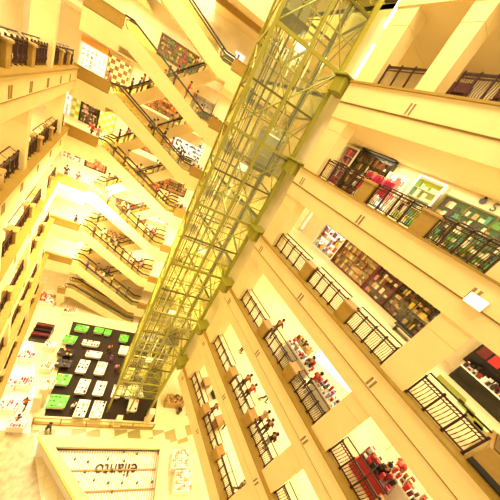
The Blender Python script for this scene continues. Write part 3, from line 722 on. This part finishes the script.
# ------------------------------------------------------------------ shop fronts
def shop(F, u0, u1, v, z, h, back, goods, label, sign=None, group='shop fronts', n=1.0, frame=BLACK, depth=.45):
    w = u1 - u0; p = F.pt((u0 + u1) / 2, v, z); t = thing('shop_display', label, 'shop', p, F.th, group)
    b = MB(); b.box(-w / 2, w / 2, depth - .05, depth, 0, h); b.build('back_panel', back, t)
    b = MB()
    for x in (-w / 2, w / 2): b.box(x - .06, x + .06, -.03, depth - .06, 0, h)
    b.box(-w / 2 + .06, w / 2 - .06, -.03, depth - .06, h - .08, h); b.box(-w / 2 + .06, w / 2 - .06, -.03, depth - .06, 0, .08)
    k = max(1, round(w / 1.3))
    for i in range(1, k): x = -w / 2 + w * i / k; b.box(x - .025, x + .025, -.02, .05, .08, h - .08)
    b.build('frame', frame, t)
    b = MB(); b.box(-w / 2 + .06, w / 2 - .06, -.01, .0, .08, h - .08); b.build('glass', SHOPGLASS, t)
    b = MB()
    for r in range(1, 5):
        zz = .08 + (h - .2) * r / 5; b.box(-w / 2 + .08, w / 2 - .08, .1, depth - .06, zz - .015, zz + .015)
    b.build('shelf', frame, t)
    b = MB(); nx = max(2, int(w / .24 * n))
    for r in range(5):
        zz = .1 + (h - .2) * r / 5
        for i in range(nx):
            if random.random() < .2: continue
            x = -w / 2 + .1 + (w - .2) * (i + .5) / nx; s = random.uniform(.05, .13); hh = random.uniform(.12, (h - .3) / 5); y_ = random.uniform(.1, .2)
            b.box(x - s, x + s, y_, y_ + .14, zz, zz + hh, PALETTE[random.choice(goods)])
    o = b.build('goods', None, t); o['kind'] = 'stuff'
    if sign:
        b = MB(); b.bevbox(-w / 2, w / 2, -.08, depth, h + .05, h + .55, .02); b.build('sign_board', sign, t)
    return t
MIX = ['white', 'sky', 'blue', 'orange', 'red', 'yellow', 'dark', 'white', 'purple', 'white']
z = RZ[3]
shop(FR, -12.0, -9.55, 6.9, z, 2.75, WHITELIT, MIX, 'bright shop window full of many coloured goods, third right gallery, shaft end', n=1.5, frame=WHITE)
shop(FR, -9.45, -6.2, 6.9, z, 2.75, PALETTE['tan'], ['yellow', 'tan', 'orange', 'brown', 'maroon', 'white', 'tan'], 'shop window with yellow and tan goods in dark frame, third right gallery', MAROON, n=1.2, frame=MAROON)
shop(FR, -6.1, -4.4, 6.9, z, 2.75, MAROON, ['tan', 'pink', 'white', 'maroon', 'dark'], 'maroon shop window beside the yellow one, third right gallery', MAROON, frame=MAROON)
shop(FR, -4.3, -1.6, 6.9, z, 2.75, BLACK, ['tan', 'brown', 'yellow', 'maroon', 'tan', 'dark'], 'dark shop window with gold goods, third right gallery, before the pillar', MAROON, n=1.4, frame=BLACK)
z = RZ[2]
shop(FR, -13.0, -11.75, 4.7, z, 2.9, PALETTE['purple'], ['purple', 'white', 'magenta', 'pink'], 'narrow purple shop window of the second right gallery', n=1.2, frame=WHITE)
shop(FR, -11.6, -8.9, 4.7, z, 2.9, MAROON, ['dark', 'brown', 'tan', 'maroon', 'white'], 'dark striped shop window of the second right gallery', BLACK, n=1.2)
shop(FR, -8.75, -7.5, 4.7, z, 2.4, WHITELIT, ['white', 'white', 'pink', 'sky'], 'small bright white shop window of the second right gallery', frame=WHITE)
shop(FR, -7.1, -5.6, 4.7, z, 2.9, PALETTE['lime'], ['white', 'white', 'green', 'white', 'dark', 'teal'], 'white and lime shop window of the second right gallery', frame=WHITE)
shop(FR, -5.3, -1.6, 4.7, z, 2.5, PALETTE['green'], ['white', 'teal', 'dark', 'green', 'white', 'tan', 'white', 'dark'], 'wide green shop window of the second right gallery', frame=OLIVED, n=1.4)
z = RZ[1]
shop(FR, -10.0, -7.9, 4.4, z, 2.1, MAROON, ['maroon', 'dark', 'tan'], 'maroon shop window of the uppermost right gallery, shaft side', MAROON)
shop(FR, -6.6, -2.6, 4.4, z, 2.1, MAROON, ['maroon', 'dark', 'tan'], 'maroon shop window of the uppermost right gallery, beyond the pillar', MAROON)

# right: far bays, kiosks, lamp, planter
z = RZ[3]
t = thing('menu_board', 'long dark sign board with red picture panels, third right gallery beyond the pillar', 'sign board', FR.pt(.35, 6.9, z + .9), FR.th)
b = MB(); b.bevbox(0, 3.4, 0, .25, 0, 1.9, .03); b.build('board', BLACK, t)
for i in range(6): b = MB(); b.box(.1 + i * .54, .55 + i * .54, -.03, 0, .75, 1.75); b.build('picture_panel', PALETTE[('maroon', 'red', 'maroon', 'brown', 'red', 'maroon')[i]], t)
counter(FR.pt(2.2, 6.2, z), FR.th, 3.4, .7, .85, WHITE, ['dark', 'maroon', 'white'], 'serving counter under the dark sign board, third right gallery', None, 'serving_counter', 'counter', BLACK)
def chair(p, rz, label):
    t = thing('chair', label, 'chair', p, rz, 'black chairs on the right gallery')
    b = MB(); b.bevbox(-.24, .24, -.24, .24, .42, .48, .02); b.build('seat', BLACK, t)
    b = MB(); b.bevbox(-.24, .24, .2, .25, .5, .9, .02); b.build('backrest', BLACK, t)
    for sx in (-.2, .2):
        for sy in (-.2, .2): b = MB(); b.box(sx - .02, sx + .02, sy - .02, sy + .02, 0, .42); b.build('leg', BLACK, t)
p = on_floor(491, 397, z); chair(p, .6, 'black chair in front of the serving counter, further from the viewer')
p = on_floor(499, 415, z); chair(p, 1.8, 'black chair in front of the serving counter, at the picture edge')
t = thing('bench', 'black bench before the dark shop window of the third right gallery', 'bench', FR.pt(-1.95, 5.2, z), FR.th)
b = MB(); b.bevbox(-.8, .8, -.3, .3, .38, .5, .04); b.build('seat', BLACK, t)
for s in (-.6, .6): b = MB(); b.box(s - .05, s + .05, -.25, .25, 0, .38); b.build('leg', BLACK, t)
for q, sx, sy in (((451, 389), 1.3, .9), ((466, 408), .7, .7), ((474, 420), .7, .7), ((482, 432), .7, .7)):
    p = on_floor(q[0], q[1], z); b = MB(); b.bevbox(-sx / 2, sx / 2, -sy / 2, sy / 2, 0, .012, .004); o = b.build('floor_mat', mat('olive_mat', (.25, .27, .03), .7), None, (p.x, p.y, z), FR.th)
    tag(o, 'olive green mat on the third right gallery floor, %s' % {451: 'large one nearest the pillar', 466: 'first small one after the large', 474: 'second small one after the large', 482: 'third small one after the large'}[q[0]], 'mat', 'olive floor mats')
t = thing('planter', 'large brown planter box at the gallery edge beyond the third gallery railing', 'planter', FR.pt(2.2, .2, z + .045), FR.th)
b = MB(); b.bevbox(0, 2.6, 0, 1.5, 0, .95, .03); b.build('box', GOLD, t)
b = MB(); b.box(.12, 2.48, .12, 1.38, .95, 1.0); o = b.build('soil', mat('brown_soil', (.2, .12, .03), .95, noise=.5, nscale=25, bump=.6), t)
b = MB(); b.box(.02, 2.58, -.02, 0, .06, .3); b.build('shadow_strip', BLACK, t)  # black strip for the shadow along the planter front
t = thing('fascia_lamp', 'square white lamp lit on the cream band below the second right gallery', 'lamp', FR.pt(-.72, 0, RZ[2] - .82), FR.th)
b = MB(); b.bevbox(-.28, .28, -.1, .02, -.2, .2, .02); b.build('housing', CREAM2, t)
b = MB(); b.bevbox(-.25, .25, -.13, -.1, -.17, .17, .01); b.build('diffuser', LAMP, t)
for zz, y, lab in ((39.6, 11.7, 'upper bright tube lamp beside the top of the lift shaft'), (37.2, 11.7, 'lower bright tube lamp beside the lift shaft')):
    t = thing('tube_lamp', lab, 'lamp', FR.pt(-y, .62, zz), FR.th)
    b = MB(); b.box(-.06, .06, -.04, .085, 0, 1.7); b.build('housing', STEEL, t)
    b = MB(); b.tube([(0, -.1, .05), (0, -.1, 1.65)], .07, 8); b.build('tube', LAMP, t)
# clothes rack with magenta garments, second right gallery
t = thing('clothes_rack', 'rack of magenta and red garments behind the railing of the second right gallery', 'clothes rack', FR.pt(-7.7, 2.6, RZ[2]), FR.th)
b = MB()
for s in (-1, 1): b.tube([(s, 0, 0), (s, 0, 1.7)], .03, 6); b.tube([(s, -.3, .03), (s, .3, .03)], .03, 6)
b.tube([(-1, 0, 1.7), (1, 0, 1.7)], .03, 6); b.build('frame', STEEL, t)
for i in range(14):
    x = -.92 + i * .14; b = MB(); h = random.uniform(.75, 1.15); b.hexa([(x - .05, -.26, 1.62 - h), (x + .05, -.26, 1.62 - h), (x + .05, .26, 1.62 - h), (x - .05, .26, 1.62 - h), (x - .03, -.17, 1.62), (x + .03, -.17, 1.62), (x + .03, .17, 1.62), (x - .03, .17, 1.62)])
    b.build('garment', PALETTE[('magenta', 'red', 'magenta', 'pink', 'magenta')[i % 5]], t)
# fourth right gallery: promotion kiosk, with a glowing panel added for the bright patch behind it
z = RZ[4]
KM = ['white', 'blue', 'sky', 'dark', 'red', 'dark', 'purple', 'grey', 'dark']
counter(FR.pt(-4.3, 1.5, z), FR.th, 2.2, .7, 1.0, WHITE, KM, 'long goods counter of the kiosk, fourth right gallery, beside the railing', 'kiosk counters on the fourth right gallery')
counter(FR.pt(-2.0, 1.5, z), FR.th, 1.5, .8, 1.0, WHITE, KM, 'goods counter of the kiosk at its pillar end, fourth right gallery', 'kiosk counters on the fourth right gallery')
counter(FR.pt(-.9, 2.6, z), FR.th, .7, .9, 1.0, WHITE, ['sky', 'white', 'purple', 'blue'], 'blue and white goods counter on the far side of the kiosk', 'kiosk counters on the fourth right gallery')
counter(FR.pt(-5.0, 2.6, z), FR.th, 1.2, .7, .9, GOLD, ['brown', 'tan', 'dark'], 'tan box counter in the middle of the kiosk', 'kiosk counters on the fourth right gallery', base=GOLD)
t = thing('glow_panel', 'added glowing white panel for the bright patch behind the kiosk counters of the fourth right gallery', 'bright patch panel', FR.pt(-2.9, 3.5, z), FR.th + .35)
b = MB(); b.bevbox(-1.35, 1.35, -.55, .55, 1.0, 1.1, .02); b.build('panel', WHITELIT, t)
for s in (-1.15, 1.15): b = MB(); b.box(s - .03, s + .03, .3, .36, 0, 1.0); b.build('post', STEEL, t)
counter(FR.pt(1.5, 1.5, z), FR.th, 1.4, .8, 1.0, MAROON, ['red', 'dark', 'maroon', 'white', 'dark', 'red', 'tan'], 'red goods counter behind the second railing bay past the pillar, fourth right gallery', base=PALETTE['red'])
counter(FR.pt(2.6, 2.4, z), FR.th, 1.6, .8, 1.1, WHITE, ['dark', 'tan', 'red', 'maroon', 'brown'], 'goods counter crowded with dark items beside the red counter')
t = thing('glow_panel', 'added glowing white panel for the bright patch beyond the red counter of the fourth right gallery', 'bright patch panel', FR.pt(2.4, 4.0, z), FR.th)  # glowing panel added for the bright floor here
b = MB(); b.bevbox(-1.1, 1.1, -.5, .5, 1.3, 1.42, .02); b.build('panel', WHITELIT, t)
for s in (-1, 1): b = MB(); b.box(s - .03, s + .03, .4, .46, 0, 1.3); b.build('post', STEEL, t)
shop(FR, .6, 5.5, 5.4, z, 2.9, PALETTE['orange'], ['orange', 'yellow', 'tan', 'white', 'pink'], 'orange shop window at the back of the fourth right gallery beyond the pillar', WHITELIT, frame=WHITE)
counter(FR.pt(-5.6, 1.3, RZ[6]), FR.th, .7, .6, .9, GOLD, [], 'small gold box beside people on the lowest right gallery', base=GOLD)
for q, k, lab in (((215, 395), 6, 'dark square stool near the shaft end of the lowest right gallery'), ((205, 385), 6, 'gold box table at the shaft end of the lowest right gallery')):
    p = on_floor(q[0], q[1], RZ[k]); counter(p, FR.th, .7, .7, .6, BLACK if 'dark' in lab else GOLD, [], lab)

# shops seen behind the corner balconies, the walkways and the right landings
BW = FBACK - .5
cb = checker('brown_check', (.2, .08, .02), (.85, .65, .3), 2.2, .5); cl = checker('lime_check', (.45, .5, .03), (.9, .85, .5), 2.2, .5)
CL = ['red', 'white', 'dark', 'orange', 'pink', 'white', 'tan', 'maroon', 'white']
def panel(u0, u1, v, z, h, m, label):
    t = thing('wall_panel', label, 'panel', FF.pt((u0 + u1) / 2, v, z), FF.th)
    b = MB(); b.box(-(u1 - u0) / 2, (u1 - u0) / 2, 0, .12, 0, h); b.build('board', m, t)
    b = MB(); b.bevbox(-(u1 - u0) / 2 - .05, (u1 - u0) / 2 + .05, -.03, .15, h, h + .12, .02); b.build('cap', WOODCAP, t)
zf = [t_ - 1.0 for t_ in LTOP]
shop(FF, -13.9, -11.3, BW, zf[2], 2.7, WHITELIT, ['white', 'white', 'sky', 'white'], 'bright white shop window behind the second corner balcony', frame=WHITE, sign=PALETTE['orange'], n=.6)
panel(-11.1, -8.9, BW, zf[2], 3.0, cb, 'brown checked wall panel beside the white shop window')
shop(FF, -15.4, -13.9, BW, zf[3], 2.9, WHITELIT, ['white', 'white'], 'white lit shop window at the left of the lime checked panels', frame=WHITE, n=.4)
panel(-13.8, -13.0, BW, zf[3], 2.9, cl, 'narrow lime checked wall panel left of the dark shop window')
shop(FF, -12.9, -11.0, BW, zf[3], 2.7, BLACK, ['pink', 'maroon', 'white', 'dark', 'tan'], 'dark framed shop window with pink goods behind the third corner balcony', BLACK, n=1.4)
panel(-10.9, -9.3, BW, zf[3], 2.6, cl, 'lime checked wall panel right of the dark shop window')
shop(FF, -14.0, -11.6, BW, zf[4], 2.6, WHITELIT, CL, 'bright clothes shop behind the fourth corner balcony', PALETTE['brown'], n=1.3, frame=WHITE)
shop(FF, -11.4, -9.0, BW, zf[4], 2.6, PALETTE['tan'], ['red', 'orange', 'tan', 'white', 'orange'], 'orange toned clothes shop behind the fourth corner balcony', n=1.4)
shop(FF, -13.6, -9.2, BW, zf[5], 2.6, WHITELIT, ['pink', 'white', 'tan', 'white', 'red'], 'bright shop with pink goods behind the fifth corner balcony', frame=WHITE)
shop(FF, -13.6, -9.2, BW, zf[6], 2.6, WHITELIT, ['tan', 'white', 'white', 'brown'], 'bright pale shop behind the sixth corner balcony', frame=WHITE, n=.7)
WK = [['red', 'brown', 'tan', 'lime', 'green'], ['maroon', 'orange', 'red', 'tan'], ['tan', 'red', 'dark', 'orange'], ['orange', 'red', 'tan', 'brown'], ['red', 'tan', 'orange', 'dark'], ['tan', 'brown', 'red', 'yellow']]
for i in range(6):
    shop(FF, -6.8, -2.3, BW, zf[i + 1], 2.4, PALETTE['tan'], WK[i], 'shop window behind the crossing escalators, %s from the top' % ORD[i], n=1.1, frame=PALETTE['brown'])
rf = [t_ - 1.0 for t_ in RTOP]
shop(FF, -.9, 2.2, BW, rf[0], 3.1, WHITELIT, ['white', 'purple', 'white'], 'large glowing shop window behind the top right landing', frame=WHITE, n=.6)
shop(FF, -1.7, 1.0, BW, rf[1], 2.6, PALETTE['white'], ['white', 'brown', 'white'], 'white shop window with brown sides behind the second right landing', BLACK, frame=PALETTE['brown'], n=.6)
shop(FF, -2.2, 1.8, BW, rf[2], 2.7, WHITELIT, ['sky', 'blue', 'white', 'dark'], 'blue and white shop window behind the third right landing', WHITE, frame=WHITE, n=1.2)
shop(FF, -2.2, 1.6, BW, rf[3], 2.4, PALETTE['tan'], ['red', 'brown', 'dark', 'orange'], 'shop window with red and brown goods behind the fourth right landing')
shop(FF, -2.2, 1.6, BW, rf[4], 2.4, WHITELIT, ['pink', 'white', 'red', 'tan'], 'bright shop window behind the fifth right landing', frame=WHITE)
for j, mm in ((1, ['dark', 'brown', 'maroon']), (2, MIX), (3, ['brown', 'dark', 'tan'])):
    counter(FF.pt(-.2 + 1.6, 1.3, rf[j]), FF.th, 1.4, .9, .8, WOODCAP, mm, 'goods table just behind the parapet of the %s right landing' % ORD[j])

# lettering and logo dot above the green shop
def word(txt, size, F, u, v, z, m, label, dots=()):
    t = thing('shop_sign', label, 'sign', F.pt(u, v, z), F.th)
    c = bpy.data.curves.new('t', 'FONT'); c.body = txt; c.size = size; c.extrude = .03
    o = bpy.data.objects.new('tmp', c); COL.objects.link(o); me = bpy.data.meshes.new_from_object(o.evaluated_get(bpy.context.evaluated_depsgraph_get())); bpy.data.objects.remove(o)
    me.materials.clear(); me.materials.append(m)
    q = bpy.data.objects.new('lettering', me); COL.objects.link(q); q.parent = t; q.rotation_euler = (PI / 2, 0, 0)
    for (x, zz, r) in dots:
        b = MB(); b.tube([(x, -.03, zz), (x, .03, zz)], r, 12); b.build('logo', m, t)
word('S', .58, FR, -3.5, 5.1, RZ[2] + 2.64, BLACK, 'black letter S sign on the wall above the green shop window', ((-.42, .25, .15), (-.42, .43, .06)))

# ------------------------------------------------------------------ light
w = bpy.data.worlds.new('world'); SC.world = w; w.use_nodes = True
bg = w.node_tree.nodes['Background']; bg.inputs['Color'].default_value = (1, .77, .37, 1); bg.inputs['Strength'].default_value = .7
def area(name, loc, sx, sy, e, col=(1, .83, .48), rz=0):
    l = bpy.data.lights.new(name, 'AREA'); l.shape = 'RECTANGLE'; l.size = sx; l.size_y = sy; l.energy = e; l.color = col
    o = bpy.data.objects.new(name, l); COL.objects.link(o); o.location = loc; o.rotation_euler = (0, 0, rz); return o
for k in range(1, 7):
    zt = RZ[k - 1] - 1.85
    area('gallery_lamp', FR.pt(-5.5, 3.6, zt), 11, 2.2, 240 if k > 1 else 60, rz=FR.th)
    area('gallery_lamp', FR.pt(3.5, 3.6, zt), 6, 2.2, 125 if k > 1 else 30, rz=FR.th)
    area('lobby_lamp', FR.pt(-18, 5, zt), 8, 2, 130 if k > 2 else 60, rz=FR.th)
for k in range(1, 7):
    zt = (LZ[k - 1] - 1.85)
    area('gallery_lamp', FL.pt(20, 3.2, zt), 18, 2, 300, rz=FL.th)
for k in range(0, 7):
    zt = LTOP[k] - 1.0 + 3.3
    area('corner_lamp', FF.pt(-9.8, 4, zt), 2.2, 5, 200, rz=FF.th)
    area('walkway_lamp', FF.pt(-3.7, 6.2, zt), 8, 1.5, 230 if k > 1 else 90, rz=FF.th)
for j in range(0, 6): area('landing_lamp', FF.pt(4, 4, RTOP[j] + 2.4), 5, 5, 220 if j else 60, rz=FF.th)
b = MB(); b.box(-22, 40, -14, 48, 52, 52.4); struct('ceiling', b, mat('dark_roof', (.1, .07, .02), .8), 'dark roof added over the atrium to dim its upper levels')  # roof added to cut the ambient light on the top galleries
for x, y in ((4, 4), (4, 12), (5, 20), (6, 27)): area('atrium_fill', (x, y, 50), 8, 5, 1700, (1, .80, .44))  # unseen area lights added under the roof in place of skylight
area('ground_fill', FL.pt(18, 3.0, 1.8 + .0), 14, 3, 350, rz=FL.th)  # unseen fill added to brighten the ground floor at left
for zz in (8, 18, 28, 38, 48): area('shaft_fill', FF.pt(SU0 + SW / 2, SV0 + 2.8, zz), 3, 2.4, 110, (1, .88, .6))  # unseen fill lights added to lighten the shaft from inside
area('court_fill', FF.pt(-7, -1.5, 2.3 + 18), 4, 4, 1500, (1, .86, .55))  # unseen fill hung in mid-air, added to brighten the court's back left
area('ground_fill', FF.pt(-10.5, 3.5, 7.0), 4, 5, 350)  # unseen fill added for the ground under the corner balconies
area('court_fill', (4.5, 19.5, 24), 6, 6, 2200, (1, .84, .5))  # second unseen fill in mid-air, added over the court
area('ground_fill', FR.pt(-4, 4, 9.0), 16, 3, 900, rz=FR.th)  # unseen fill added for the ground floor at right
SC.view_settings.view_transform = 'Standard'; SC.view_settings.look = 'None'; SC.view_settings.gamma = 1
SC.view_settings.exposure = 0.88
